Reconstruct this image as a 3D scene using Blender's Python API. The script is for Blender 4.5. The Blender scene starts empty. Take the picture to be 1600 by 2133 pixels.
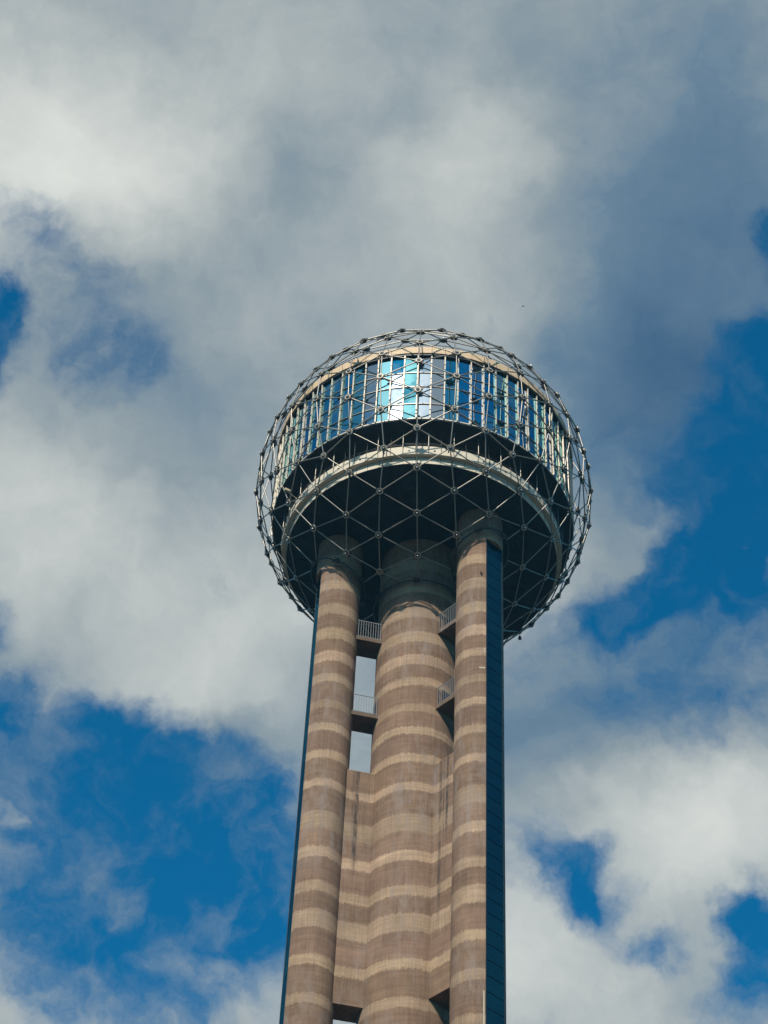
import bpy, bmesh, math, random
from mathutils import Vector, Matrix
random.seed(7)
PI = math.pi
RAD = math.radians
sc = bpy.context.scene
col = sc.collection

# ------------------------------------------------------------------ camera
CAM = Vector((0.0, -149.4748, 1.7))
F_PX = 4284.903           # focal length in photo pixels (photo 1600 x 2133)
YAW, PITCH, ROLL = -0.0278155624, 0.820983282, 0.0545965992
cy_, sy_, cp_, sp_ = math.cos(YAW), math.sin(YAW), math.cos(PITCH), math.sin(PITCH)
FWD = Vector((sy_ * cp_, cy_ * cp_, sp_))
R0 = Vector((cy_, -sy_, 0)); U0 = R0.cross(FWD)
RGT = math.cos(ROLL) * R0 + math.sin(ROLL) * U0
UPV = -math.sin(ROLL) * R0 + math.cos(ROLL) * U0
cam_d = bpy.data.cameras.new('camera')
cam = bpy.data.objects.new('camera', cam_d); col.objects.link(cam)
m3 = Matrix((RGT, UPV, -FWD)).transposed()
cam.matrix_world = Matrix.Translation(CAM) @ m3.to_4x4()
cam_d.sensor_fit = 'HORIZONTAL'; cam_d.sensor_width = 36.0
cam_d.lens = 36.0 * F_PX / 1600.0
cam_d.clip_start = 0.5; cam_d.clip_end = 20000
sc.camera = cam
sc.render.resolution_x = 768; sc.render.resolution_y = 1024

# ------------------------------------------------------------------ light
SUN_AZ = RAD(-17.0)       # measured from the tower-to-camera direction, minus = left of it
SUN_EL = RAD(42.5)
SUN_DIR = Vector((math.sin(SUN_AZ) * math.cos(SUN_EL), -math.cos(SUN_AZ) * math.cos(SUN_EL), math.sin(SUN_EL)))
sl = bpy.data.lights.new('sun', 'SUN'); sl.energy = 5.0; sl.angle = RAD(0.5); sl.color = (1.0, 0.93, 0.82)
so = bpy.data.objects.new('sun', sl); col.objects.link(so)
so.rotation_euler = (-SUN_DIR).to_track_quat('-Z', 'Y').to_euler(); so.location = (-60, -200, 260)
sc.view_settings.view_transform = 'Standard'; sc.view_settings.look = 'None'
sc.view_settings.exposure = 0.0; sc.view_settings.gamma = 1.0
sc.cycles.max_bounces = 6; sc.cycles.diffuse_bounces = 1; sc.cycles.volume_bounces = 0; sc.cycles.glossy_bounces = 4

world = bpy.data.worlds.new('World'); sc.world = world; world.use_nodes = True
NT = world.node_tree; NT.nodes.clear()
W = NT.nodes; LK = NT.links


def srgb(r, g, b):
    f = lambda c: (c / 255) / 12.92 if c <= 10 else (((c / 255) + 0.055) / 1.055) ** 2.4
    return (f(r), f(g), f(b), 1.0)


def N(tree, kind, **kw):
    n = tree.nodes.new(kind)
    for k, v in kw.items():
        setattr(n, k, v)
    return n


def inp(tree, node, i, v):
    if hasattr(v, 'links') or hasattr(v, 'is_linked'):
        tree.links.new(v, node.inputs[i])
    else:
        node.inputs[i].default_value = v


def vm(tree, op, a, b=None, c=None):
    n = N(tree, 'ShaderNodeVectorMath', operation=op)
    inp(tree, n, 0, a)
    if b is not None: inp(tree, n, 1, b)
    if c is not None: inp(tree, n, 2, c)
    return n.outputs['Value'] if op in ('DOT_PRODUCT', 'LENGTH', 'DISTANCE') else n.outputs['Vector']


def mt(tree, op, a, b=None, c=None, clamp=False):
    n = N(tree, 'ShaderNodeMath', operation=op); n.use_clamp = clamp
    inp(tree, n, 0, a)
    if b is not None: inp(tree, n, 1, b)
    if c is not None: inp(tree, n, 2, c)
    return n.outputs[0]


def smooth(tree, v, a, b, lo=0.0, hi=1.0):
    n = N(tree, 'ShaderNodeMapRange', interpolation_type='SMOOTHSTEP')
    inp(tree, n, 0, v); n.inputs[1].default_value = a; n.inputs[2].default_value = b
    n.inputs[3].default_value = lo; n.inputs[4].default_value = hi
    return n.outputs[0]


def noise(tree, vec, scale, detail=6, rough=0.55, lac=2.0, out='Factor', dist=0.0, nd='3D'):
    n = N(tree, 'ShaderNodeTexNoise', noise_dimensions=nd)
    tree.links.new(vec, n.inputs['Vector'])
    n.inputs['Scale'].default_value = scale; n.inputs['Detail'].default_value = detail
    n.inputs['Roughness'].default_value = rough; n.inputs['Lacunarity'].default_value = lac
    n.inputs['Distortion'].default_value = dist
    return n.outputs[0] if out == 'Factor' else n.outputs[1]


def mixc(tree, f, a, b, bt='MIX'):
    n = N(tree, 'ShaderNodeMix', data_type='RGBA', blend_type=bt)
    inp(tree, n, 0, f); inp(tree, n, 6, a); inp(tree, n, 7, b)
    return n.outputs[2]


def ramp(tree, fac, stops, interp='LINEAR'):
    n = N(tree, 'ShaderNodeValToRGB'); cr = n.color_ramp; cr.interpolation = interp
    while len(cr.elements) > 1: cr.elements.remove(cr.elements[-1])
    cr.elements[0].position = stops[0][0]; cr.elements[0].color = stops[0][1]
    for p, c in stops[1:]:
        e = cr.elements.new(p); e.color = c
    inp(tree, n, 0, fac)
    return n.outputs[0]


# sky: clouds sit at fixed bearings on the sky sphere.  SX, SY, SZ is a frame fixed in the
# world, looking north at 47 degrees above the horizon.
SKY_EL = RAD(47.0)
SX = Vector((1, 0, 0)); SZ = Vector((0, math.cos(SKY_EL), math.sin(SKY_EL))); SY = Vector((0, -math.sin(SKY_EL), math.cos(SKY_EL)))


def bearing(px, py):
    d = FWD + RGT * ((px - 800) / F_PX) - UPV * ((py - 1066.5) / F_PX); d.normalize()
    return d.dot(SX), d.dot(SY)


tc = N(NT, 'ShaderNodeTexCoord').outputs['Generated']
sky = N(NT, 'ShaderNodeTexSky', sky_type='NISHITA'); sky.sun_disc = False
sky.sun_elevation = SUN_EL
sky.sun_rotation = math.atan2(SUN_DIR.x, SUN_DIR.y)
sky.altitude = 150; sky.air_density = 1.0; sky.dust_density = 0.6; sky.ozone_density = 2.0
d0 = vm(NT, 'NORMALIZE', tc)
wa = noise(NT, d0, 9.0, 4, 0.55, out='Color')
wav = vm(NT, 'MULTIPLY_ADD', vm(NT, 'SUBTRACT', wa, (0.5, 0.5, 0.5)), (0.075, 0.075, 0.075), d0)
wb = noise(NT, d0, 34.0, 5, 0.6, out='Color')
dv = vm(NT, 'MULTIPLY_ADD', vm(NT, 'SUBTRACT', wb, (0.5, 0.5, 0.5)), (0.032, 0.032, 0.032), wav)
U_ = vm(NT, 'DOT_PRODUCT', dv, tuple(SX)); V_ = vm(NT, 'DOT_PRODUCT', dv, tuple(SY)); Z_ = vm(NT, 'DOT_PRODUCT', d0, tuple(SZ))


def comb3(v):
    n = N(NT, 'ShaderNodeCombineXYZ')
    for i in range(3): NT.links.new(v, n.inputs[i])
    return n.outputs[0]


U3, V3 = comb3(U_), comb3(V_)


def blobs(lst):
    """sum of soft elliptic patches (px, py, rx, ry, angle, weight), three evaluated at a time"""
    tot = None
    lst = list(lst)
    while len(lst) % 3: lst.append((800, 1000, 10, 10, 0, 0.0))
    for i in range(0, len(lst), 3):
        cx, cyy, A, B, C, Wt = [], [], [], [], [], []
        for (px, py, rx, ry, an, wt) in lst[i:i + 3]:
            u, v = bearing(px, py); cx.append(-u); cyy.append(-v)
            a, b = rx / F_PX, ry / F_PX; t = RAD(an); c, s = math.cos(t), math.sin(t)
            A.append(-(c * c / a / a + s * s / b / b)); C.append(-(s * s / a / a + c * c / b / b))
            B.append(-(2 * c * s * (1 / a / a - 1 / b / b))); Wt.append(wt)
        du = vm(NT, 'ADD', U3, tuple(cx)); dw = vm(NT, 'ADD', V3, tuple(cyy))
        t1 = vm(NT, 'MULTIPLY_ADD', du, tuple(A), vm(NT, 'MULTIPLY', dw, tuple(B)))
        q = vm(NT, 'MULTIPLY_ADD', du, t1, (1, 1, 1))
        q = vm(NT, 'MULTIPLY_ADD', vm(NT, 'MULTIPLY', dw, tuple(C)), dw, q)
        q = vm(NT, 'MAXIMUM', q, (0, 0, 0)); q = vm(NT, 'MULTIPLY', q, q)
        s = vm(NT, 'DOT_PRODUCT', q, tuple(Wt))
        tot = s if tot is None else mt(NT, 'ADD', tot, s)
    return tot


#           px    py    rx   ry  angle weight (minus = open sky, plus = cloud)
COVER = [(-1100, 1300, 900, 1500, 0, -1.2), (950, 200, 1300, 620, 0, 0.45),
         (-40, 720, 170, 230, 0, -1.9), (290, 770, 170, 160, 0, -0.85), (130, 600, 230, 300, 0, -0.5),
         (70, 420, 110, 130, 15, -0.45), (-20, 1265, 110, 130, 0, -1.3),
         (150, 1560, 480, 230, 0, -2.0), (480, 1700, 330, 230, 0, -1.7), (150, 1740, 420, 180, 0, -1.0),
         (560, 1880, 260, 220, 0, -0.9), (300, 1990, 600, 230, 0, -0.95), (40, 2080, 200, 140, 0, -0.2),
         (500, 1420, 190, 150, 30, 0.9), (620, 1330, 150, 200, 0, 0.5), (450, 1600, 160, 50, -15, 0.9), (330, 1650, 60, 50, 0, 0.5),
         (230, 1850, 170, 70, -40, 0.5), (0, 1660, 50, 50, 0, 0.5), (430, 1980, 300, 60, 5, 0.3),
         (1620, 500, 90, 120, 0, -1.3), (1580, 800, 200, 200, 0, -1.6), (1530, 1000, 230, 230, 0, -1.9),
         (1420, 1170, 230, 130, 30, -1.2), (1250, 1260, 240, 110, 5, -1.0), (1540, 1240, 180, 150, 0, -1.1),
         (1430, 1420, 330, 150, 10, -0.7), (1120, 1370, 170, 120, 0, -0.5),
         (1240, 1890, 230, 150, 30, -0.8), (1130, 1830, 180, 130, 0, -0.7), (1380, 1990, 160, 80, 20, -0.9), (1620, 1960, 140, 150, 0, -1.5),
         (1570, 2090, 180, 100, 0, -0.8), (1100, 2040, 230, 160, 0, 0.8), (1450, 1740, 330, 170, 0, 0.7), (1180, 1600, 230, 170, 0, 0.25),
         (200, 1200, 420, 230, 10, 0.35), (1300, 1500, 330, 160, 0, -0.3), (130, 1850, 320, 200, 0, -0.45), (1160, 1790, 160, 120, 0, -0.25), (1560, 640, 200, 200, 0, -0.4), (1450, 1560, 260, 90, 0, -0.3)]
SHADE = [(150, 330, 420, 300, 0, 0.03), (1330, 1430, 460, 230, 5, -0.22), (1120, 1600, 170, 200, 0, -0.15), (60, 260, 420, 300, 0, 0.28), (330, 360, 330, 190, 0, 0.22), (560, 150, 560, 240, 0, 0.10),
         (1050, 300, 420, 200, 20, 0.16), (620, 330, 300, 170, 10, -0.10), (860, 260, 160, 70, 0, -0.08), (1500, 560, 600, 520, 0, -0.44),
         (1330, 900, 340, 360, 0, -0.34), (480, 850, 330, 300, 0, -0.16), (900, 640, 430, 160, 0, 0.05),
         (60, 1060, 330, 240, 0, 0.14), (480, 1330, 420, 220, 15, 0.20), (200, 1210, 280, 170, 0, 0.12),
         (1450, 1740, 420, 240, 0, 0.24), (1110, 2010, 330, 240, 0, 0.24), (1100, 1500, 300, 260, 0, -0.05),
         (1400, 1250, 420, 180, 0, -0.12), (330, 1930, 520, 260, 0, -0.12), (400, 60, 520, 120, 0, -0.05),
         (1500, 120, 520, 260, 0, -0.16), (250, 700, 300, 240, 0, -0.12), (330, 1560, 400, 160, 0, -0.25)]
cov = blobs(COVER)
shd = blobs(SHADE)
n1 = noise(NT, dv, 6.5, 10, 0.57)
n2 = noise(NT, d0, 4.0, 3, 0.5)
side = smooth(NT, Z_, 0.93, 0.80)                # away from the northern patch coverage follows broad noise only
nf = noise(NT, dv, 26.0, 8, 0.62)
dens = mt(NT, 'MULTIPLY_ADD', n1, 2.4, -0.75)
dens = mt(NT, 'MULTIPLY_ADD', nf, 1.3, dens)
dens = mt(NT, 'ADD', dens, cov)
sdx = N(NT, 'ShaderNodeSeparateXYZ'); LK.new(d0, sdx.inputs[0])
far = mt(NT, 'MULTIPLY_ADD', n2, 8.0, -5.2)
far = mt(NT, 'ADD', far, smooth(NT, sdx.outputs[0], 0.08, 0.35, 0.0, -2.0))
dens = mt(NT, 'MULTIPLY_ADD', side, far, dens)
dens = mt(NT, 'ADD', dens, smooth(NT, vm(NT, 'DOT_PRODUCT', d0, tuple(SUN_DIR)), 0.93, 0.985, 0.0, 1.0))
alpha = mt(NT, 'MAXIMUM', smooth(NT, dens, -0.25, 1.05), smooth(NT, mt(NT, 'MULTIPLY', mt(NT, 'ADD', n1, nf), 0.5), 0.45, 0.68, 0.0, 0.36))
n3 = noise(NT, dv, 10.0, 10, 0.66)
n4 = noise(NT, d0, 5.0, 4, 0.5)
br = mt(NT, 'MULTIPLY_ADD', n3, 0.52, 0.17)
br = mt(NT, 'MULTIPLY_ADD', n4, 0.35, br)
br = mt(NT, 'ADD', br, shd)
sdot = vm(NT, 'DOT_PRODUCT', d0, tuple(SUN_DIR))
glow = mt(NT, 'POWER', mt(NT, 'MAXIMUM', sdot, 0.0), 80.0)
br = mt(NT, 'ADD', br, mt(NT, 'MULTIPLY', glow, 1.2))
ccol = ramp(NT, br, [(0.0, srgb(64, 98, 132)), (0.3, srgb(104, 130, 152)), (0.5, srgb(146, 159, 166)),
                     (0.72, srgb(186, 192, 191)), (1.0, srgb(226, 228, 222))])
ccol = vm(NT, 'SCALE', ccol); ccol.node.inputs['Scale'].default_value = 10.0
ccol = vm(NT, 'MULTIPLY_ADD', comb3(glow), (150, 142, 128), ccol)
skc = mixc(NT, 1.0, sky.outputs[0], (0.0, 0.84, 1.18, 1), 'MULTIPLY')
skc = vm(NT, 'MULTIPLY', skc, (1.0, 1.0, 1.0))
fin = mixc(NT, alpha, skc, ccol)
bg = N(NT, 'ShaderNodeBackground'); bg.inputs['Strength'].default_value = 0.1
LK.new(fin, bg.inputs['Color'])
wo = N(NT, 'ShaderNodeOutputWorld'); LK.new(bg.outputs[0], wo.inputs['Surface'])
world.cycles.sampling_method = 'MANUAL'; world.cycles.sample_map_resolution = 512


# ------------------------------------------------------------------ materials
def new_mat(name):
    m = bpy.data.materials.new(name); m.use_nodes = True
    t = m.node_tree
    return m, t, t.nodes['Principled BSDF']


H = 164.89     # height of the ball's centre above the ground
# light cast bands: top and bottom below the ball's centre, with a tone each
BANDS = [(-13.9, -15.3, .9), (-17.4, -18.6, 1), (-20.7, -22.1, .95), (-23.95, -25.35, .95), (-27.0, -28.4, .9), (-30.0, -31.05, .95),
         (-33.4, -34.4, .9), (-36.2, -37.2, .95), (-39.5, -40.5, .95), (-43.0, -43.95, 1.0), (-46.6, -48.6, .85),
         (-50.7, -51.75, 1.0), (-54.45, -55.55, .9), (-57.4, -59.3, .85), (-62.05, -63.0, .95), (-65.9, -66.9, .9),
         (-70.1, -71.1, .85), (-74.0, -75.2, .9), (-78.1, -79.4, .9)]
rb = random.Random(3)
z_ = -82.0
while z_ > -H + 3:
    t_ = rb.uniform(1.0, 1.9); BANDS.append((z_, z_ - t_, rb.uniform(.85, 1))); z_ -= t_ + rb.uniform(1.8, 2.8)

LIGHT = (0.325, 0.225, 0.146); DARK = (0.198, 0.125, 0.084)


def concrete(name, banded=True, light=LIGHT, dark=DARK, streaks=False):
    m, t, p = new_mat(name)
    geo = N(t, 'ShaderNodeNewGeometry').outputs['Position']
    sx = N(t, 'ShaderNodeSeparateXYZ'); t.links.new(geo, sx.inputs[0]); z = sx.outputs[2]
    pos = geo
    edge = noise(t, vm(t, 'MULTIPLY', pos, (1.0, 1.0, 0.5)), 1.7, 5, 0.65)
    zz = mt(t, 'MULTIPLY_ADD', edge, 0.34, mt(t, 'ADD', z, -0.17))
    ebig = noise(t, vm(t, 'MULTIPLY', pos, (0.35, 0.35, 0.1)), 1.0, 2, 0.5)
    zz = mt(t, 'MULTIPLY_ADD', ebig, 0.22, mt(t, 'ADD', zz, -0.11))
    drip = noise(t, vm(t, 'MULTIPLY', pos, (3.2, 3.2, 0.12)), 1.0, 4, 0.7)
    zz = mt(t, 'MULTIPLY_ADD', drip, 0.5, mt(t, 'ADD', zz, -0.25))
    soft = noise(t, vm(t, 'MULTIPLY', pos, (9, 9, 5)), 1.0, 3, 0.8)
    zz = mt(t, 'MULTIPLY_ADD', soft, 0.9, mt(t, 'ADD', zz, -0.45))
    cols = None
    if banded:
        spans = [(-12, -36), (-36, -60), (-60, -84), (-84, -124), (-124, -H)]
        for (za, zb) in spans:
            stops = []
            rr = random.Random(int(-za))

            def tone(lt, k=1.0):
                a = rr.uniform(0.87, 1.08) * k
                c = light if lt else dark
                return (c[0] * a, c[1] * a * rr.uniform(.985, 1.01), c[2] * a * rr.uniform(.97, 1.03), 1)
            # positions run from the bottom (0) to the top (1)
            L = zb; Hh = za
            ev = []
            for (bt, bb, k) in BANDS:
                if bt > zb and bb < za: ev.append((max(bb, zb), min(bt, za), k))
            ev.sort()
            stops.append((0.0, tone(False)))
            for (b0, b1, k) in ev[:15]:
                stops.append((max(0.0001, (b0 - L) / (Hh - L)), tone(True, k)))
                if b1 < Hh - 0.01: stops.append(((b1 - L) / (Hh - L), tone(False)))
            n = N(t, 'ShaderNodeMapRange'); n.clamp = True
            t.links.new(zz, n.inputs[0]); n.inputs[1].default_value = L + H; n.inputs[2].default_value = Hh + H
            c = ramp(t, n.outputs[0], stops, 'CONSTANT')
            if cols is None: cols = c
            else:
                f = mt(t, 'LESS_THAN', zz, Hh + H)
                cols = mixc(t, f, cols, c)
    else:
        rg = N(t, 'ShaderNodeRGB'); rg.outputs[0].default_value = (*light, 1); cols = rg.outputs[0]
    # board marks: thin horizontal pour lines and thin vertical ribs, blotches, streaks
    hz = noise(t, vm(t, 'MULTIPLY', pos, (0.25, 0.25, 3.3)), 1.0, 5, 0.7)
    vz = noise(t, vm(t, 'MULTIPLY', pos, (7.0, 7.0, 0.22)), 1.0, 3, 0.6)
    fine = noise(t, vm(t, 'MULTIPLY', pos, (16, 16, 16)), 1.0, 2, 0.7)
    blot = noise(t, vm(t, 'MULTIPLY', pos, (0.5, 0.5, 0.28)), 1.0, 6, 0.62)
    f = mt(t, 'MULTIPLY_ADD', mt(t, 'SUBTRACT', hz, 0.5), 0.95, 1.0)
    f = mt(t, 'MULTIPLY', f, mt(t, 'MULTIPLY_ADD', mt(t, 'SUBTRACT', vz, 0.5), 0.7, 1.0))
    f = mt(t, 'MULTIPLY', f, mt(t, 'MULTIPLY_ADD', mt(t, 'SUBTRACT', fine, 0.5), 0.9, 1.0))
    f = mt(t, 'MULTIPLY', f, mt(t, 'MULTIPLY_ADD', mt(t, 'SUBTRACT', blot, 0.5), 1.0, 1.0))
    cols = vm(t, 'MULTIPLY', cols, comb(t, f))
    # pale lime bloom in ragged patches
    li = noise(t, vm(t, 'MULTIPLY', pos, (1.4, 1.4, 0.45)), 1.0, 8, 0.72)
    big = noise(t, vm(t, 'MULTIPLY', pos, (0.16, 0.16, 0.10)), 1.0, 2, 0.5)
    lf = mt(t, 'MULTIPLY', smooth(t, li, 0.42, 0.68), smooth(t, big, 0.38, 0.58, 0, 0.75))
    cols = mixc(t, lf, cols, (0.245, 0.195, 0.165, 1))
    # dark run-off
    st = noise(t, vm(t, 'MULTIPLY', pos, (1.6, 1.6, 0.05)), 1.0, 4, 0.6)
    sm = noise(t, vm(t, 'MULTIPLY', pos, (0.3, 0.3, 0.12)), 1.0, 3, 0.5)
    sf = mt(t, 'MULTIPLY', smooth(t, st, 0.62, 0.78), smooth(t, sm, 0.5, 0.65, 0, 0.35 if not streaks else 0.6))
    cols = mixc(t, sf, cols, (0.07, 0.055, 0.045, 1))
    if streaks:
        # soot streaks at fixed distances along the wall (object x), fading downwards
        oc = N(t, 'ShaderNodeTexCoord').outputs['Object']
        so_ = N(t, 'ShaderNodeSeparateXYZ'); t.links.new(oc, so_.inputs[0]); ox, oz = so_.outputs[0], so_.outputs[2]
        wob = mt(t, 'MULTIPLY_ADD', noise(t, vm(t, 'MULTIPLY', oc, (0.01, 0.01, 0.6)), 1.0, 4, 0.6), 0.24, -0.12)
        oxx = mt(t, 'ADD', ox, wob)
        rag = noise(t, vm(t, 'MULTIPLY', oc, (3.0, 3.0, 0.8)), 1.0, 6, 0.7)
        tot = None
        for (xc, w, z0, z1, k) in streaks:
            dd = mt(t, 'ABSOLUTE', mt(t, 'SUBTRACT', oxx, xc))
            a = mt(t, 'MULTIPLY', smooth(t, dd, w, w * 0.15), smooth(t, oz, z1, z1 + 5.0, 0, k))
            a = mt(t, 'MULTIPLY', a, mt(t, 'LESS_THAN', oz, z0))
            tot = a if tot is None else mt(t, 'ADD', tot, a)
        tot = mt(t, 'MULTIPLY', tot, smooth(t, rag, 0.30, 0.62), clamp=True)
        cols = mixc(t, tot, cols, (0.045, 0.038, 0.034, 1))
    t.links.new(cols, p.inputs['Base Color'])
    p.inputs['Roughness'].default_value = 0.92
    p.inputs['Specular IOR Level'].default_value = 0.15
    bp = N(t, 'ShaderNodeBump'); bp.inputs['Strength'].default_value = 0.35; bp.inputs['Distance'].default_value = 0.05
    hgt = mt(t, 'ADD', mt(t, 'MULTIPLY', vz, 0.5), mt(t, 'MULTIPLY', fine, 0.5))
    t.links.new(hgt, bp.inputs['Height']); t.links.new(bp.outputs[0], p.inputs['Normal'])
    return m


def comb(t, v):
    n = N(t, 'ShaderNodeCombineXYZ')
    for i in range(3): t.links.new(v, n.inputs[i])
    return n.outputs[0]


def plain(name, rgb, rough=0.5, metal=0.0, var=0.15, scale=1.5, spec=0.5):
    m, t, p = new_mat(name)
    geo = N(t, 'ShaderNodeNewGeometry').outputs['Position']
    nz = noise(t, geo, scale, 5, 0.6)
    f = mt(t, 'MULTIPLY_ADD', mt(t, 'SUBTRACT', nz, 0.5), 2 * var, 1.0)
    c = vm(t, 'MULTIPLY', comb(t, f), rgb)
    t.links.new(c, p.inputs['Base Color'])
    p.inputs['Roughness'].default_value = rough; p.inputs['Metallic'].default_value = metal
    p.inputs['Specular IOR Level'].default_value = spec
    return m


def mirror_glass(name, tint, body, fac, rough=0.015):
    m, t, p = new_mat(name)
    t.nodes.remove(p)
    geo = N(t, 'ShaderNodeNewGeometry')
    g = N(t, 'ShaderNodeBsdfGlossy'); g.inputs['Roughness'].default_value = rough
    d = N(t, 'ShaderNodeBsdfDiffuse')
    oi = N(t, 'ShaderNodeObjectInfo').outputs['Random']
    rn = noise(t, vm(t, 'MULTIPLY', geo.outputs['Position'], (0.3, 0.3, 0.3)), 1.0, 2, 0.5)
    hue = ramp(t, oi, [(0.0, (0.72, 1.0, 0.92, 1)), (0.3, (0.95, 1.10, 1.02, 1)), (0.5, (1.25, 1.0, 1.05, 1)), (0.7, (0.6, 0.95, 1.05, 1)), (1.0, (1.15, 1.12, 1.0, 1))], 'CONSTANT')
    t.links.new(vm(t, 'MULTIPLY', hue, tint), g.inputs['Color'])
    t.links.new(vm(t, 'MULTIPLY', comb(t, mt(t, 'ADD', rn, 0.5)), body), d.inputs['Color'])
    # slight float-glass waviness
    bp = N(t, 'ShaderNodeBump'); bp.inputs['Strength'].default_value = 0.05; bp.inputs['Distance'].default_value = 0.05
    wv = noise(t, geo.outputs['Position'], 0.7, 2, 0.4)
    t.links.new(wv, bp.inputs['Height']); t.links.new(bp.outputs[0], g.inputs['Normal'])
    fr = N(t, 'ShaderNodeFresnel'); fr.inputs['IOR'].default_value = 1.5
    fm = mt(t, 'MAXIMUM', fr.outputs[0], fac)
    mx = N(t, 'ShaderNodeMixShader'); t.links.new(fm, mx.inputs[0]); t.links.new(d.outputs[0], mx.inputs[1]); t.links.new(g.outputs[0], mx.inputs[2])
    t.links.new(mx.outputs[0], t.nodes['Material Output'].inputs['Surface'])
    return m


M = {}
M['concrete'] = concrete('banded_concrete')
M['wall_w'] = concrete('banded_concrete_streaked_west', streaks=[(5.55, 0.30, -40.5 + H, -54.0 + H, 1.0), (5.9, 0.14, -40.5 + H, -50 + H, .5)])
M['wall_e'] = concrete('banded_concrete_streaked_east', streaks=[(5.72, 0.26, -40.5 + H, -52.0 + H, 1.0), (5.3, 0.1, -40.5 + H, -53 + H, .8), (4.9, 0.3, -40.5 + H, -60 + H, .7), (4.3, 0.2, -40.5 + H, -46 + H, .35)])
M['slab'] = concrete('slab_concrete', banded=False, light=(0.13, 0.092, 0.065))
M['soffit'] = plain('shade_toned_soffit', (0.034, 0.044, 0.053), 0.9, var=0.7, scale=0.5, spec=0.1)  # pod underside concrete; its deep shade is put into this near-black colour
M['panel'] = plain('pale_panel', (0.60, 0.53, 0.41), 0.7, var=0.12, scale=0.8, spec=0.2)
M['fascia'] = plain('warm_fascia_panel', (0.58, 0.42, 0.26), 0.6, var=0.15, scale=1.0, spec=0.3)
M['dark'] = plain('dark_metal', (0.025, 0.027, 0.03), 0.5, 0.3)
M['alu'] = plain('weathered_aluminium', (0.28, 0.255, 0.215), 0.42, 0.7, var=0.2, scale=2.0)
M['mull'] = plain('cream_mullion_metal', (0.62, 0.53, 0.41), 0.5, 0.15, var=0.15, scale=1.5)
M['hub'] = plain('hub_casting', (0.045, 0.045, 0.045), 0.5, 0.3, var=0.3, scale=3.0)
M['hubtop'] = plain('hub_plate', (0.36, 0.31, 0.24), 0.5, 0.2, var=0.2, scale=3.0)
M['lens'] = plain('lamp_lens', (0.55, 0.55, 0.52), 0.15, 0.0, var=0.05)
M['glass'] = mirror_glass('mirror_window_glass', (0.46, 0.68, 0.74), (0.004, 0.02, 0.035), 0.62)
M['strip'] = mirror_glass('teal_strip_glass', (0.05, 0.24, 0.34), (0.002, 0.016, 0.024), 0.30, rough=0.05)
M['grout'] = plain('pale_grout', (0.42, 0.37, 0.26), 0.9, var=0.15)
M['rail'] = plain('grey_rail_paint', (0.20, 0.205, 0.205), 0.5, 0.2)
M['feather'] = plain('dark_feathers', (0.03, 0.03, 0.035), 0.8)


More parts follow.
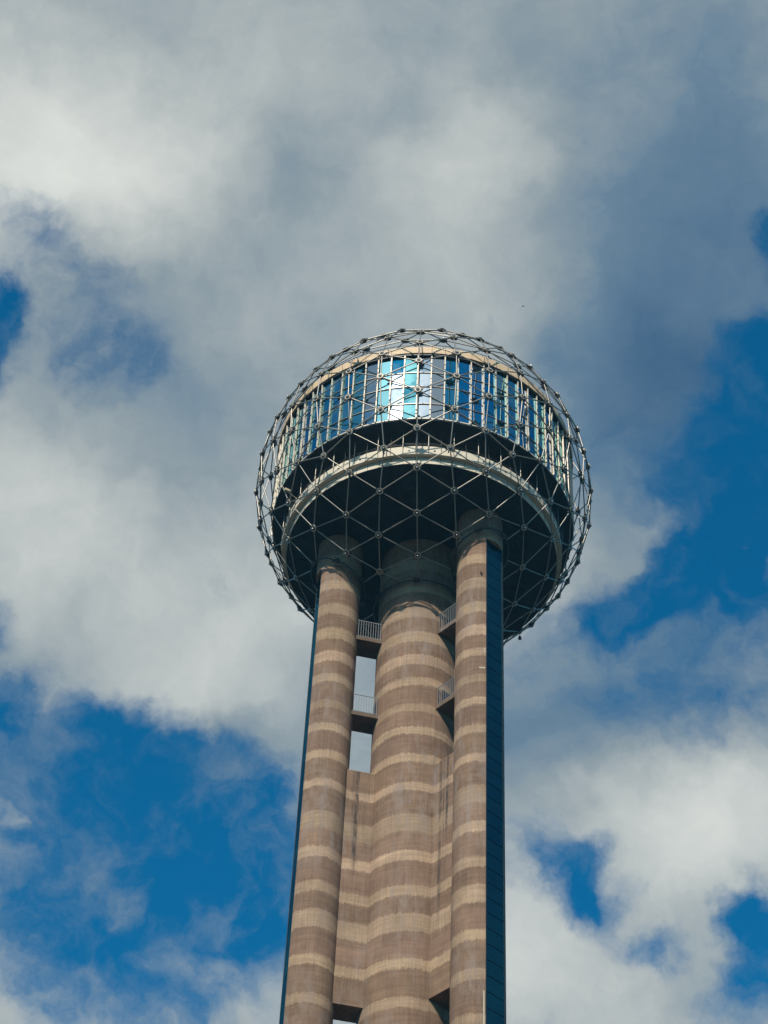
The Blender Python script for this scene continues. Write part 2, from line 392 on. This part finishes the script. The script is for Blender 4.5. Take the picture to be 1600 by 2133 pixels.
# ------------------------------------------------------------------ mesh helpers
class MB:
    def __init__(s): s.v = []; s.f = []; s.sm = []; s.mi = []

    def add(s, vs, fs, smooth=False, mi=0):
        o = len(s.v); s.v += [tuple(q) for q in vs]
        for f in fs: s.f.append(tuple(i + o for i in f)); s.sm.append(smooth); s.mi.append(mi)

    def box(s, c, ax, ay, az, hx, hy, hz, mi=0):
        c, ax, ay, az = Vector(c), Vector(ax), Vector(ay), Vector(az)
        vs = [c + ax * (hx * i) + ay * (hy * j) + az * (hz * k) for k in (-1, 1) for j in (-1, 1) for i in (-1, 1)]
        s.add(vs, [(0, 2, 3, 1), (4, 5, 7, 6), (0, 1, 5, 4), (2, 6, 7, 3), (0, 4, 6, 2), (1, 3, 7, 5)], False, mi)

    def tube(s, a, b, r, n=8, r2=None, caps=True, smooth=True, mi=0):
        a, b = Vector(a), Vector(b); d = (b - a).normalized()
        x = d.orthogonal().normalized(); y = d.cross(x); r2 = r if r2 is None else r2
        vs = [a + (x * math.cos(2 * PI * k / n) + y * math.sin(2 * PI * k / n)) * r for k in range(n)]
        vs += [b + (x * math.cos(2 * PI * k / n) + y * math.sin(2 * PI * k / n)) * r2 for k in range(n)]
        s.add(vs, [(k, (k + 1) % n, n + (k + 1) % n, n + k) for k in range(n)], smooth, mi)
        if caps: s.add(vs, [tuple(range(n - 1, -1, -1)), tuple(range(n, 2 * n))], False, mi)

    def path(s, pts, r, n=6, closed=False, mi=0):
        m = len(pts); vs = []
        for i, p in enumerate(pts):
            p = Vector(p)
            a = Vector(pts[(i - 1) % m]) if (closed or i) else p
            b = Vector(pts[(i + 1) % m]) if (closed or i < m - 1) else p
            d = (b - a).normalized(); x = d.cross(Vector((0, 0, 1)))
            if x.length < 1e-3: x = Vector((1, 0, 0))
            x.normalize(); y = d.cross(x)
            vs += [p + (x * math.cos(2 * PI * k / n) + y * math.sin(2 * PI * k / n)) * r for k in range(n)]
        fs = []
        for i in range(m if closed else m - 1):
            j = (i + 1) % m
            for k in range(n): fs.append((i * n + k, i * n + (k + 1) % n, j * n + (k + 1) % n, j * n + k))
        if not closed: fs += [tuple(range(n - 1, -1, -1)), tuple((m - 1) * n + k for k in range(n))]
        s.add(vs, fs, True, mi)

    def lathe(s, prof, n=72, rot=0.0, smooth=True, c=(0, 0), closed=True, mi=0):
        """prof: list of (radius, z), revolved about the vertical through c"""
        m = len(prof); vs = []
        for k in range(n):
            a = rot + 2 * PI * k / n
            for (r, z) in prof: vs.append((c[0] + r * math.cos(a), c[1] + r * math.sin(a), z))
        fs = []
        for k in range(n):
            k2 = (k + 1) % n
            for i in range(m if closed else m - 1):
                j = (i + 1) % m
                fs.append((k * m + i, k2 * m + i, k2 * m + j, k * m + j))
        s.add(vs, fs, smooth, mi)

    def build(s, name, mats, parent=None, loc=None, mw=None):
        me = bpy.data.meshes.new(name); me.from_pydata(s.v, [], s.f)
        if not isinstance(mats, (list, tuple)): mats = [mats]
        for m in mats: me.materials.append(m)
        me.polygons.foreach_set('use_smooth', s.sm); me.polygons.foreach_set('material_index', s.mi)
        bm = bmesh.new(); bm.from_mesh(me); bmesh.ops.recalc_face_normals(bm, faces=bm.faces); bm.to_mesh(me); bm.free()
        me.update()
        o = bpy.data.objects.new(name, me); col.objects.link(o)
        if parent: o.parent = parent
        if mw is not None: o.matrix_local = mw
        elif loc: o.location = loc
        return o


def empty(name, loc, parent=None):
    o = bpy.data.objects.new(name, None); col.objects.link(o); o.location = loc
    o.empty_display_size = 1.0
    if parent: o.parent = parent
    return o


def tag(o, **kw):
    for k, v in kw.items(): o[k] = v
    return o


# ------------------------------------------------------------------ ground
m, t, p = new_mat('ground_mix')
geo = N(t, 'ShaderNodeNewGeometry').outputs['Position']
gn = noise(t, geo, 0.02, 8, 0.6)
t.links.new(ramp(t, gn, [(0.35, (0.035, 0.045, 0.02, 1)), (0.5, (0.05, 0.05, 0.05, 1)), (0.65, (0.09, 0.085, 0.075, 1))]), p.inputs['Base Color'])
p.inputs['Roughness'].default_value = 0.95
g = MB(); g.add([(-4000, -4000, 0), (4000, -4000, 0), (4000, 4000, 0), (-4000, 4000, 0)], [(0, 1, 2, 3)])
tag(g.build('ground', m), kind='structure')

# ------------------------------------------------------------------ tower
tower = empty('observation_tower', (0, 0, 0))
tag(tower, label='tall striped concrete observation tower topped by a glass drum inside a geodesic ball', category='tower')


def Pz(z): return z + H


R_C = 4.13
mb = MB()
zs = [0.0] + [Pz(z) for z in range(-160, -10, 10)] + [Pz(-9.0)]
mb.lathe([(R_C, z) for z in zs], n=96, closed=False)
column = mb.build('column', M['concrete'], tower)

LEG_R, LEG_L, CH_A = 2.30, 8.55, 2.00
for al_ in (-77, 43, 163):      # slender pour seams up the column where the walls meet it
    a_ = RAD(al_); e_ = Vector((math.sin(a_), -math.cos(a_), 0)); n_ = Vector((-e_.y, e_.x, 0))
    for s_ in (-1, 1):
        mb = MB(); q_ = e_ * math.sqrt(R_C ** 2 - 1.24 ** 2) + n_ * (1.24 * s_); q_.z = (Pz(-11.0)) / 2
        d_ = Vector((q_.x, q_.y, 0)).normalized()
        mb.box(q_, d_, Vector((-d_.y, d_.x, 0)), (0, 0, 1), 0.035, 0.035, Pz(-11.0) / 2 - 0.1)
        mb.build('pour_seam', M['concrete'], column)
CH_C = math.sqrt(LEG_R ** 2 - CH_A ** 2)
GLASS_TOP = -15.07
TOP = -9.2
LEGS = [-77, 43, 163]


def frame(al):
    a = RAD(al); e = Vector((math.sin(a), -math.cos(a), 0)); n = Vector((-e.y, e.x, 0))
    return e, n      # outward, and sideways (counter-clockwise)


RING_Z = {}
for al in LEGS:
    e, n = frame(al); c = e * LEG_L
    # shaft: round, with the outer side cut flat up to the top of the glazing
    mb = MB(); half = math.asin(CH_C / LEG_R)
    K = 64
    prof = []
    for k in range(K + 1):
        th = half + (2 * PI - 2 * half) * k / K
        prof.append(c + e * (LEG_R * math.cos(th)) + n * (LEG_R * math.sin(th)))
    zs = [0.0, Pz(-120), Pz(-80), Pz(-40), Pz(GLASS_TOP)]
    vs = [(q.x, q.y, z) for z in zs for q in prof]; S = K + 1
    fs = [(i * S + k, i * S + k + 1, (i + 1) * S + k + 1, (i + 1) * S + k) for i in range(len(zs) - 1) for k in range(K)]
    mb.add(vs, fs, True)
    # flat back of the recess behind the glazing
    back = CH_A - 0.14
    q0, q1 = prof[0], prof[-1]
    b0, b1 = c + e * back + n * (CH_C - .02), c + e * back - n * (CH_C - .02)
    zt = Pz(GLASS_TOP)
    vs = [(q.x, q.y, z) for z in (0, zt) for q in (q0, b0, b1, q1)]
    mb.add(vs, [(0, 1, 5, 4), (1, 2, 6, 5), (2, 3, 7, 6)], False)
    # round head above the glazing
    vs = []; K2 = 64
    for z in (zt, Pz(TOP)):
        for k in range(K2):
            th = 2 * PI * k / K2; q = c + e * (LEG_R * math.cos(th)) + n * (LEG_R * math.sin(th)); vs.append((q.x, q.y, z))
    mb.add(vs, [(k, (k + 1) % K2, K2 + (k + 1) % K2, K2 + k) for k in range(K2)], True)
    mb.add(vs, [tuple(range(K2 - 1, -1, -1))], False)
    leg = mb.build('leg', M['concrete'], tower)
    # glazing strip of tall panels with open joints
    gs = MB(); zz = Pz(GLASS_TOP) - 0.1; rr = random.Random(al)
    pv = {}
    while zz > 2.0:
        z0 = zz - 1.46
        tilt = RAD(rr.uniform(-0.25, 0.25)); yaw = RAD(rr.uniform(-0.3, 0.3))
        ex = (e * math.cos(yaw) + n * math.sin(yaw)); nx = (n * math.cos(yaw) - e * math.sin(yaw))
        up = Vector((0, 0, math.cos(tilt))) + ex * math.sin(tilt); ez = ex * math.cos(tilt) - Vector((0, 0, math.sin(tilt)))
        cc = c + e * (CH_A - 0.05); cc.z = (zz + z0) / 2
        gs.box(cc, nx, ez, up, CH_C - 0.10, 0.02, (zz - z0) / 2, 0)
        zz -= 1.55
    gs.build('glass_strip', M['strip'], leg)
    fr = MB()
    for s in (-1, 1):
        cc = c + e * (CH_A - 0.045) + n * (s * (CH_C - 0.055)); cc.z = Pz(GLASS_TOP) / 2
        fr.box(cc, n, e, (0, 0, 1), 0.045, 0.055, Pz(GLASS_TOP) / 2 - 0.02)
    cc = c + e * (CH_A - 0.09); cc.z = Pz(GLASS_TOP) / 2
    fr.box(cc, n, e, (0, 0, 1), CH_C - 0.11, 0.015, Pz(GLASS_TOP) / 2 - 0.03)
    fr.build('strip_frame', M['dark'], leg)
    if al == 43:
        lm = MB()
        th = RAD(-38)
        for (dz, dth, w, h_) in [(-32.6, 0.0, 0.55, 0.09), (-30.35, 0.1, 0.1, 0.3), (-69.8, 0.09, 0.12, 1.9)]:
            base = -half - 0.02 - w / LEG_R * 0.5 - 0.02
            q = c + e * (LEG_R * math.cos(base)) + n * (LEG_R * math.sin(base))
            rad_ = (q - c).normalized(); tan = Vector((-rad_.y, rad_.x, 0))
            gm = MB(); q = q + Vector((0, 0, Pz(dz))) 
            gm.box(q, tan, rad_, (0, 0, 1), w / 2, 0.02, h_)
            gm.build('grout_patch', M['grout'], leg)
        # small twin lamp bracket on the shaft
        base = -half - 0.22
        rad_ = e * math.cos(base) + n * math.sin(base); tan = Vector((-rad_.y, rad_.x, 0))
        q = c + rad_ * LEG_R; q.z = Pz(-20.15)
        lb = MB(); V3_ = lambda a_, b_, c_: q + rad_ * a_ + tan * b_ + Vector((0, 0, c_))
        lb.box(V3_(.04, 0, 0), tan, rad_, (0, 0, 1), 0.07, 0.04, 0.15)
        lb.tube(V3_(.06, 0, 0), V3_(.16, -.08, .16), 0.05); lb.tube(V3_(.06, 0, -.05), V3_(.2, .12, -.12), 0.06, r2=.04)
        lb.tube(V3_(.06, 0, 0), V3_(.16, .10, .04), 0.045)
        lb.build('lamp_bracket', M['dark'], leg)

# radial walls and landings between the centre column and the three legs
WH = 1.20
WALLS = [(-40.45, -65.7), (-90.5, -115.7), (-140.5, -H)]
SLABS = [-23.4, -33.2, -76.0, -84.5, -125.0, -133.5]
for li, al in enumerate(LEGS):
    e, n = frame(al)
    r0 = math.sqrt(R_C ** 2 - WH ** 2) - 0.12; r1 = LEG_L - math.sqrt(LEG_R ** 2 - WH ** 2) + 0.12
    mw = Matrix(((e.x, n.x, 0, 0), (e.y, n.y, 0, 0), (0, 0, 1, 0), (0, 0, 0, 1)))
    for (zt, zb) in WALLS:
        mb = MB(); mb.box(((r0 + r1) / 2, 0, (Pz(zt) + Pz(zb)) / 2), (1, 0, 0), (0, 1, 0), (0, 0, 1), (r1 - r0) / 2, WH, (zt - zb) / 2)
        mb.build('connecting_wall', M['wall_w'] if li == 0 else M['wall_e'] if li == 1 else M['concrete'], tower, mw=mw)
    for zs_ in SLABS:
        mb = MB(); z = Pz(zs_)
        mb.box(((r0 + r1) / 2, 0, z - 0.225), (1, 0, 0), (0, 1, 0), (0, 0, 1), (r1 - r0) / 2, WH, 0.225)
        land = mb.build('landing', M['slab'], tower, mw=mw)
        for s in (-1, 1):
            rl = MB(); y = s * (WH - 0.10); hh = 2.2 if s * n.y < 0.3 else 0.9
            a = math.sqrt(R_C ** 2 - y * y) + 0.03; b = LEG_L - math.sqrt(LEG_R ** 2 - y * y) - 0.03
            rl.box(((a + b) / 2, y, z + hh), (1, 0, 0), (0, 1, 0), (0, 0, 1), (b - a) / 2, 0.03, 0.03)
            rl.box(((a + b) / 2, y, z + 0.14), (1, 0, 0), (0, 1, 0), (0, 0, 1), (b - a) / 2, 0.02, 0.02)
            k = 0; nb = 10
            for k in range(nb):
                x = a + (b - a) * (k + 0.5) / nb
                rl.box((x, y, z + hh / 2), (1, 0, 0), (0, 1, 0), (0, 0, 1), 0.022, 0.022, hh / 2)
            rl.build('railing', M['rail'], land)
        dr = MB()
        x = R_C + 0.012
        dr.box((x - 0.05, 0, z + 1.2), (1, 0, 0), (0, 1, 0), (0, 0, 1), 0.05, 0.5, 1.15)
        dr.build('door', M['dark'], land)

# ---- pod
NF = 72; RW = 15.9
ROT = RAD(-90 + 1.3)
ZWT, ZWB = 4.27, -5.67
pod = empty('glass_drum', (0, 0, H), tower)
core = MB(); core.lathe([(RW - 0.35, ZWB + .05), (RW - 0.35, ZWT - .02), (RW - 0.6, ZWT - .02), (RW - 0.6, ZWB + .05)], n=72, rot=ROT)
core.build('inner_wall', M['dark'], pod)
TR = [ZWT, 1.65, -0.60, -3.33, ZWB]
rg = random.Random(21)
for k in range(NF):
    a = ROT + 2 * PI * (k + 0.5) / NF
    nn = Vector((math.cos(a), math.sin(a), 0)); tt = Vector((-nn.y, nn.x, 0))
    ap = RW * math.cos(PI / NF); hw = RW * math.sin(PI / NF)
    mb = MB(); fy = rg.uniform(-0.5, 0.5)
    for i in range(4):
        zt, zb = TR[i], TR[i + 1]
        tilt = RAD(rg.uniform(-0.7, 0.7)); yaw = RAD(fy * 1.6 + rg.uniform(-0.35, 0.35))
        ex = nn * math.cos(yaw) + tt * math.sin(yaw); tx = tt * math.cos(yaw) - nn * math.sin(yaw)
        up = Vector((0, 0, math.cos(tilt))) + ex * math.sin(tilt); ez = ex * math.cos(tilt) - Vector((0, 0, math.sin(tilt)))
        mb.box(nn * (ap - 0.12) + Vector((0, 0, (zt + zb) / 2)), tx, ez, up, hw - 0.05, 0.015, (zt - zb) / 2 - 0.03)
    mb.build('window', M['glass'], pod)
for k in range(NF):
    a = ROT + 2 * PI * k / NF
    nn = Vector((math.cos(a), math.sin(a), 0)); tt = Vector((-nn.y, nn.x, 0))
    mb = MB()
    mb.box(nn * (RW + 0.02) + Vector((0, 0, (ZWT + ZWB) / 2)), tt, nn, (0, 0, 1), 0.04, 0.08, (ZWT - ZWB) / 2 - 0.01)
    mb.box(nn * (RW + 0.10) + Vector((0, 0, (ZWT + ZWB) / 2)), tt, nn, (0, 0, 1), 0.062, 0.022, (ZWT - ZWB) / 2 - 0.01)
    for z in (2.9, 0.5, -1.9, -4.5):
        mb.box(nn * (RW + 0.10) + Vector((0, 0, z)), tt, nn, (0, 0, 1), 0.075, 0.035, 0.05, 1)
    mb.build('mullion', [M['mull'], M['dark']], pod)
for z, hh in ((TR[1], .035), (TR[2], .035), (TR[3], .035), (ZWB + 0.03, .06)):
    mb = MB(); mb.lathe([(RW - .18, z - hh), (RW - 0.02, z - hh), (RW - 0.02, z + hh), (RW - .18, z + hh)], n=72, rot=ROT, smooth=False)
    mb.build('transom', M['alu'] if z > ZWB + .1 else M['mull'], pod)

mb = MB()   # roof slab with fascia
mb.lathe([(16.15, Pz(4.52)), (16.15, Pz(5.50)), (15.8, Pz(5.62)), (15.2, Pz(5.62)), (15.2, Pz(4.52))], n=72, rot=ROT, smooth=False)
roof_f = mb.build('roof_fascia', M['fascia'], tower)
mb = MB()
for k in range(0, NF, 1):
    a = ROT + 2 * PI * (k + 0.0) / NF; nn = Vector((math.cos(a), math.sin(a), 0)); tt = Vector((-nn.y, nn.x, 0))
    mb.box(nn * 16.155 + Vector((0, 0, Pz(5.0))), tt, nn, (0, 0, 1), 0.018, 0.012, 0.47)
mb.build('panel_joint', M['dark'], roof_f)
mb = MB(); mb.lathe([(16.05, Pz(4.28)), (16.05, Pz(4.515)), (15.0, Pz(4.515)), (15.0, Pz(4.28))], n=72, rot=ROT, smooth=False)
mb.build('dark_head_trim', M['dark'], tower)
mb = MB(); mb.lathe([(15.3, Pz(5.0)), (0.05, Pz(5.3))], n=72, rot=ROT, closed=False)
mb.build('roof', M['slab'], tower)
rr_ = MB()
for z in (6.05, 6.5):
    rr_.path([(15.6 * math.cos(2 * PI * k / 96), 15.6 * math.sin(2 * PI * k / 96), Pz(z)) for k in range(96)], 0.035, 5, True)
for k in range(36):
    a = ROT + 2 * PI * k / 36; rr_.tube((15.6 * math.cos(a), 15.6 * math.sin(a), Pz(5.6)), (15.6 * math.cos(a), 15.6 * math.sin(a), Pz(6.5)), 0.035, 5)
rr_.build('roof_railing', M['hub'], tower)

R1, R2 = 14.6, 14.1
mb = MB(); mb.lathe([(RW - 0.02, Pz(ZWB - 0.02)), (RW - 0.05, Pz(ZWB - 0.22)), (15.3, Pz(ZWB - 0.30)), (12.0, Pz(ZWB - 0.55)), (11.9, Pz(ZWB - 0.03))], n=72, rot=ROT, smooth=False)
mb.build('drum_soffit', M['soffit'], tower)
mb = MB(); mb.lathe([(12.6, Pz(ZWB - 0.5)), (12.6, Pz(-9.0))], n=72, rot=ROT, closed=False, smooth=False)
mb.build('deck_wall', M['dark'], tower)
mb = MB(); mb.lathe([(R1, Pz(-9.61)), (R1, Pz(-8.46)), (R1 - .22, Pz(-8.46)), (R1 - .22, Pz(-9.3)), (12.5, Pz(-9.3)), (12.5, Pz(-9.61))], n=72, rot=ROT, smooth=False)
para = mb.build('parapet', M['panel'], tower)
mb = MB()
for k in range(NF):
    a = ROT + 2 * PI * k / NF; nn = Vector((math.cos(a), math.sin(a), 0)); tt = Vector((-nn.y, nn.x, 0))
    if k % 2: mb.box(nn * (R1 + .004) + Vector((0, 0, Pz(-9.03))), tt, nn, (0, 0, 1), 0.015, 0.006, 0.55)
    else: mb.box(nn * (R1 * math.cos(PI / NF) + .03) + tt * 0.62 + Vector((0, 0, Pz(-9.12))), tt, nn, (0, 0, 1), 0.09, 0.03, 0.05)
mb.build('panel_joint', M['dark'], para)
mb = MB()
for z in (-8.32, -8.12):
    mb.path([((R1 + .05) * math.cos(2 * PI * k / 96), (R1 + .05) * math.sin(2 * PI * k / 96), Pz(z)) for k in range(96)], 0.04, 5, True)
for k in range(72):
    a = ROT + 2 * PI * k / 72; mb.tube(((R1 + .05) * math.cos(a), (R1 + .05) * math.sin(a), Pz(-9.5)), ((R1 + .05) * math.cos(a), (R1 + .05) * math.sin(a), Pz(-8.1)), 0.028, 5)
mb.build('railing', M['hub'], para)
for k in range(72):
    a = ROT + 2 * PI * k / 72; big = k % 2 == 0
    mb = MB(); r = R1 + (.12 if big else -.12); q = (r * math.cos(a), r * math.sin(a))
    mb.tube((q[0], q[1], Pz(-8.6)), (q[0], q[1], Pz(ZWB - .27)), 0.055 if big else 0.025, 6)
    mb.build('deck_post', M['alu'] if big else M['hub'], para)
# small camera on an arm at the west edge of the deck
a = RAD(-90 - 62); nn = Vector((math.cos(a), math.sin(a), 0)); tt = Vector((-nn.y, nn.x, 0)); q = nn * (R1 + .1) + Vector((0, 0, Pz(-8.0)))
mb = MB(); mb.tube(q - Vector((0, 0, .5)), q + nn * 1.0, 0.05); mb.tube(q + nn * 1.0, q + nn * 1.0 + Vector((0, 0, 0.15)), 0.05); mb.box(q + nn * 1.15 + Vector((0, 0, 0.15)), tt, nn, (0, 0, 1), 0.15, 0.3, 0.14)
mb.build('deck_camera', M['grout'], para)

mb = MB(); mb.lathe([(R2, Pz(-10.49)), (R2, Pz(-9.62)), (13.6, Pz(-9.62)), (13.6, Pz(-10.49))], n=72, rot=ROT, smooth=False)
low = mb.build('lower_ring', M['panel'], tower)
mb = MB()
for k in range(NF):
    a = ROT + 2 * PI * k / NF; nn = Vector((math.cos(a), math.sin(a), 0)); tt = Vector((-nn.y, nn.x, 0))
    mb.box(nn * (R2 + .004) + Vector((0, 0, Pz(-10.05))), tt, nn, (0, 0, 1), 0.02, 0.01, 0.42)
mb.build('panel_joint', M['dark'], low)
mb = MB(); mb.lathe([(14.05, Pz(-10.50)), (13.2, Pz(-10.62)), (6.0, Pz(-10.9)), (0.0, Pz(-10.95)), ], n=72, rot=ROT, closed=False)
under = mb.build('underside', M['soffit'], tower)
mb = MB()
for k in range(24):
    a = ROT + 2 * PI * k / 24; nn = Vector((math.cos(a), math.sin(a), 0)); tt = Vector((-nn.y, nn.x, 0))
    mb.box(nn * 9.0 + Vector((0, 0, Pz(-10.82))), tt, nn, (0, 0, 1), 0.04, 4.6, 0.02)
for r in (7.5, 10.6): mb.path([(r * math.cos(2 * PI * k / 72), r * math.sin(2 * PI * k / 72), Pz(-10.86)) for k in range(72)], 0.05, 4, True)
mb.build('soffit_joint', M['dark'], under)

# ---- geodesic ball: triangulated net, 272 joints on an 18 m sphere
RS = 18.0
E1, A1, A2, A3 = 21.1775819, 11.5674873, 23.7147752, 51.6908817
t = RAD(26.565051177)
IV = [Vector((0, 0, 1))] + [Vector((math.cos(t) * math.cos(RAD(72 * k)), math.cos(t) * math.sin(RAD(72 * k)), math.sin(t))) for k in range(5)]
IV += [Vector((math.cos(t) * math.cos(RAD(72 * k + 36)), math.cos(t) * math.sin(RAD(72 * k + 36)), -math.sin(t))) for k in range(5)] + [Vector((0, 0, -1))]
pts = []


def padd(q):
    for o in pts:
        if o.dot(q) > 0.9999: return
    pts.append(q)


def slerp(a, b, deg):
    b = (b - a * a.dot(b)).normalized(); return a * math.cos(RAD(deg)) + b * math.sin(RAD(deg))


for v in IV: padd(v)
for a in range(12):
    for b in range(a + 1, 12):
        for c in range(b + 1, 12):
            if min(IV[a].dot(IV[b]), IV[b].dot(IV[c]), IV[a].dot(IV[c])) > .4:
                f = (IV[a], IV[b], IV[c])
                for k in range(3):
                    A, B, C = f[k], f[(k + 1) % 3], f[(k + 2) % 3]; G = (A + B + C)
                    padd(slerp(A, B, E1)); padd(slerp(A, C, E1)); padd(slerp(A, G, A1)); padd(slerp(A, G, A2)); padd(slerp(A, G, A3)); padd(G.normalized())
PHI = -1.62433544
rotz = Matrix.Rotation(PHI, 3, 'Z')
nodes = [rotz @ q * RS for q in pts]
bm = bmesh.new()
for q in nodes: bm.verts.new(q)
bm.verts.ensure_lookup_table(); bm.verts.index_update()
bmesh.ops.convex_hull(bm, input=bm.verts[:])
bm.verts.index_update()
edges = set(tuple(sorted((min(range(len(nodes)), key=lambda i: (nodes[i] - e_.verts[0].co).length), min(range(len(nodes)), key=lambda i: (nodes[i] - e_.verts[1].co).length)))) for e_ in bm.edges)
bm.free()
print('ball joints', len(nodes), 'struts', len(edges))
holes = [(Vector((0, 0)), 4.65)] + [((frame(al)[0] * LEG_L).to_2d(), 2.85) for al in LEGS]


def inside(q):
    if q.z > 0: return None
    for i, (c, r) in enumerate(holes):
        if (q.to_2d() - c).length < r: return i
    return None


dome = empty('geodesic_ball', (0, 0, H), tower)
camL = CAM - Vector((0, 0, H))


def score(q): return (camL - q).normalized().dot(q.normalized())


struts = []
for (i, j) in edges:
    a, b = nodes[i].copy(), nodes[j].copy(); ia, ib = inside(a), inside(b)
    if ia is not None and ib is not None: continue
    if ia is not None or ib is not None:
        if ia is not None: a, b = b, a; ia, ib = ib, ia
        lo, hi = 0.0, 1.0
        for _ in range(20):
            md = (lo + hi) / 2
            if inside(a.lerp(b, md)) is None: lo = md
            else: hi = md
        b = a.lerp(b, lo)
        if (b - a).length < 0.3: continue
    struts.append((a, b))
struts.sort(key=lambda s: -score((s[0] + s[1]) / 2))
rest = MB()
for k, (a, b) in enumerate(struts):
    if k < 100:
        mb = MB(); mb.tube(a, b, 0.064, 8, caps=False); mb.build('strut', M['alu'], dome)
    else: rest.tube(a, b, 0.064, 8, caps=False)
tag(rest.build('strut', M['alu'], dome), kind='stuff')


def hub(mb, q):
    n_ = q.normalized(); x = n_.cross(Vector((0, 0, 1)))
    if x.length < .1: x = Vector((1, 0, 0))
    x.normalize(); y = n_.cross(x)
    mb.tube(q - n_ * 0.26, q + n_ * 0.04, 0.27, 12, r2=0.34, mi=0)
    mb.tube(q + n_ * 0.041, q + n_ * 0.13, 0.36, 16, r2=0.35, mi=1)
    mb.tube(q + n_ * 0.131, q + n_ * 0.19, 0.20, 10, mi=0)
    mb.tube(q + n_ * 0.191, q + n_ * 0.30, 0.10, 8, r2=0.05, mi=2)
    for k in range(6):
        a = PI / 3 * k + .26; d = x * math.cos(a) + y * math.sin(a)
        mb.box(q + d * 0.38 - n_ * 0.07, d, d.cross(n_), n_, 0.13, 0.06, 0.11, 0)


hs = [q for q in nodes if inside(q) is None]
hs.sort(key=lambda q: -score(q))
rest = MB()
for k, q in enumerate(hs):
    if k < 100:
        mb = MB(); hub(mb, q); mb.build('hub', [M['hub'], M['hubtop'], M['lens']], dome)
    else: hub(rest, q)
tag(rest.build('hub', [M['hub'], M['hubtop'], M['lens']], dome), kind='stuff')
for (c, r) in holes:
    P_ = []
    for k in range(72):
        a = 2 * PI * k / 72; x, y = c.x + r * math.cos(a), c.y + r * math.sin(a)
        P_.append(Vector((x, y, -math.sqrt(RS * RS - x * x - y * y))))
    mb = MB(); mb.path(P_, 0.09, 6, True, 0)
    for k in range(6):
        q = P_[(k * 12 + 5) % 72]; nn = q.normalized(); dd = (q.to_2d() - c).to_3d().normalized(); tt = dd.cross(nn).normalized()
        mb.box(q, tt, nn.cross(tt), nn, 0.36, 0.2, 0.16, 0)
    mb.build('collar_ring', M['hub'], dome)
# floodlight hung from the lower east side of the ball
fl = MB(); q = nodes[min(range(len(nodes)), key=lambda i: (nodes[i] - Vector((10.61, 7.23, -12.61))).length)]
fl.tube(q, q - Vector((0, 0, .7)), 0.04); fl.tube(q - Vector((0, 0, .7)), q - Vector((0, 0, 1.05)), 0.12, r2=0.2)
fl.build('floodlight', M['dark'], dome)

# tower foot
mb = MB(); mb.lathe([(15.0, 0.0), (15.0, 4.0), (14.4, 4.2), (R_C + .01, 4.2)], n=72, closed=False, smooth=False)
mb.build('base', M['slab'], tower)

# ------------------------------------------------------------------ bird
d = FWD + RGT * ((1089.5 - 800) / F_PX) - UPV * ((638 - 1066.5) / F_PX); d.normalize()
bq = CAM + d * 420
mb = MB(); K = 10
ringsb = [(-0.20, .01), (-0.12, .035), (0, .05), (.10, .04), (.14, .028), (.18, .03), (.21, .01), (.25, .003)]
vs = [(x, r * math.cos(2 * PI * k / K), r * math.sin(2 * PI * k / K)) for (x, r) in ringsb for k in range(K)]
mb.add(vs, [(i * K + k, i * K + (k + 1) % K, (i + 1) * K + (k + 1) % K, (i + 1) * K + k) for i in range(len(ringsb) - 1) for k in range(K)], True)
for s in (-1, 1):
    w = [(.08, .03 * s, .02), (.10, .2 * s, .08), (.0, .42 * s, .05), (-.06, .22 * s, .07), (-.07, .03 * s, .02)]
    lo_ = [(x, y, z - .012) for x, y, z in w]
    mb.add(w + lo_, [(0, 1, 2, 3, 4), (9, 8, 7, 6, 5)] + [(i, (i + 1) % 5, 5 + (i + 1) % 5, 5 + i) for i in range(5)])
tl = [(-.17, .02, 0), (-.30, .05, .005), (-.30, -.05, .005), (-.17, -.02, 0)]
mb.add(tl + [(x, y, z - .01) for x, y, z in tl], [(0, 1, 2, 3), (7, 6, 5, 4), (0, 4, 5, 1), (1, 5, 6, 2), (2, 6, 7, 3), (3, 7, 4, 0)])
bird = mb.build('bird', M['feather'], None, loc=bq); bird.rotation_euler = (0.3, 0, 0.9)
tag(bird, label='tiny dark bird flying in the grey cloud above the ball', category='bird')
print('script bytes ok')

# ------------------------------------------------------------------ thin bluish haze, added to lift the blacks on the tower
hm = bpy.data.materials.new('black_lift_haze'); hm.use_nodes = True; ht = hm.node_tree; ht.nodes.clear()
pv_ = N(ht, 'ShaderNodeVolumePrincipled'); pv_.inputs['Density'].default_value = 0.00014
pv_.inputs['Color'].default_value = (0.14, 0.50, 0.74, 1); pv_.inputs['Anisotropy'].default_value = 0.0
ho = N(ht, 'ShaderNodeOutputMaterial'); ht.links.new(pv_.outputs[0], ho.inputs['Volume'])
mb = MB(); mb.box((0, 0, 164), (1, 0, 0), (0, 1, 0), (0, 0, 1), 4100, 4100, 165.5)
tag(mb.build('haze', hm), kind='stuff')
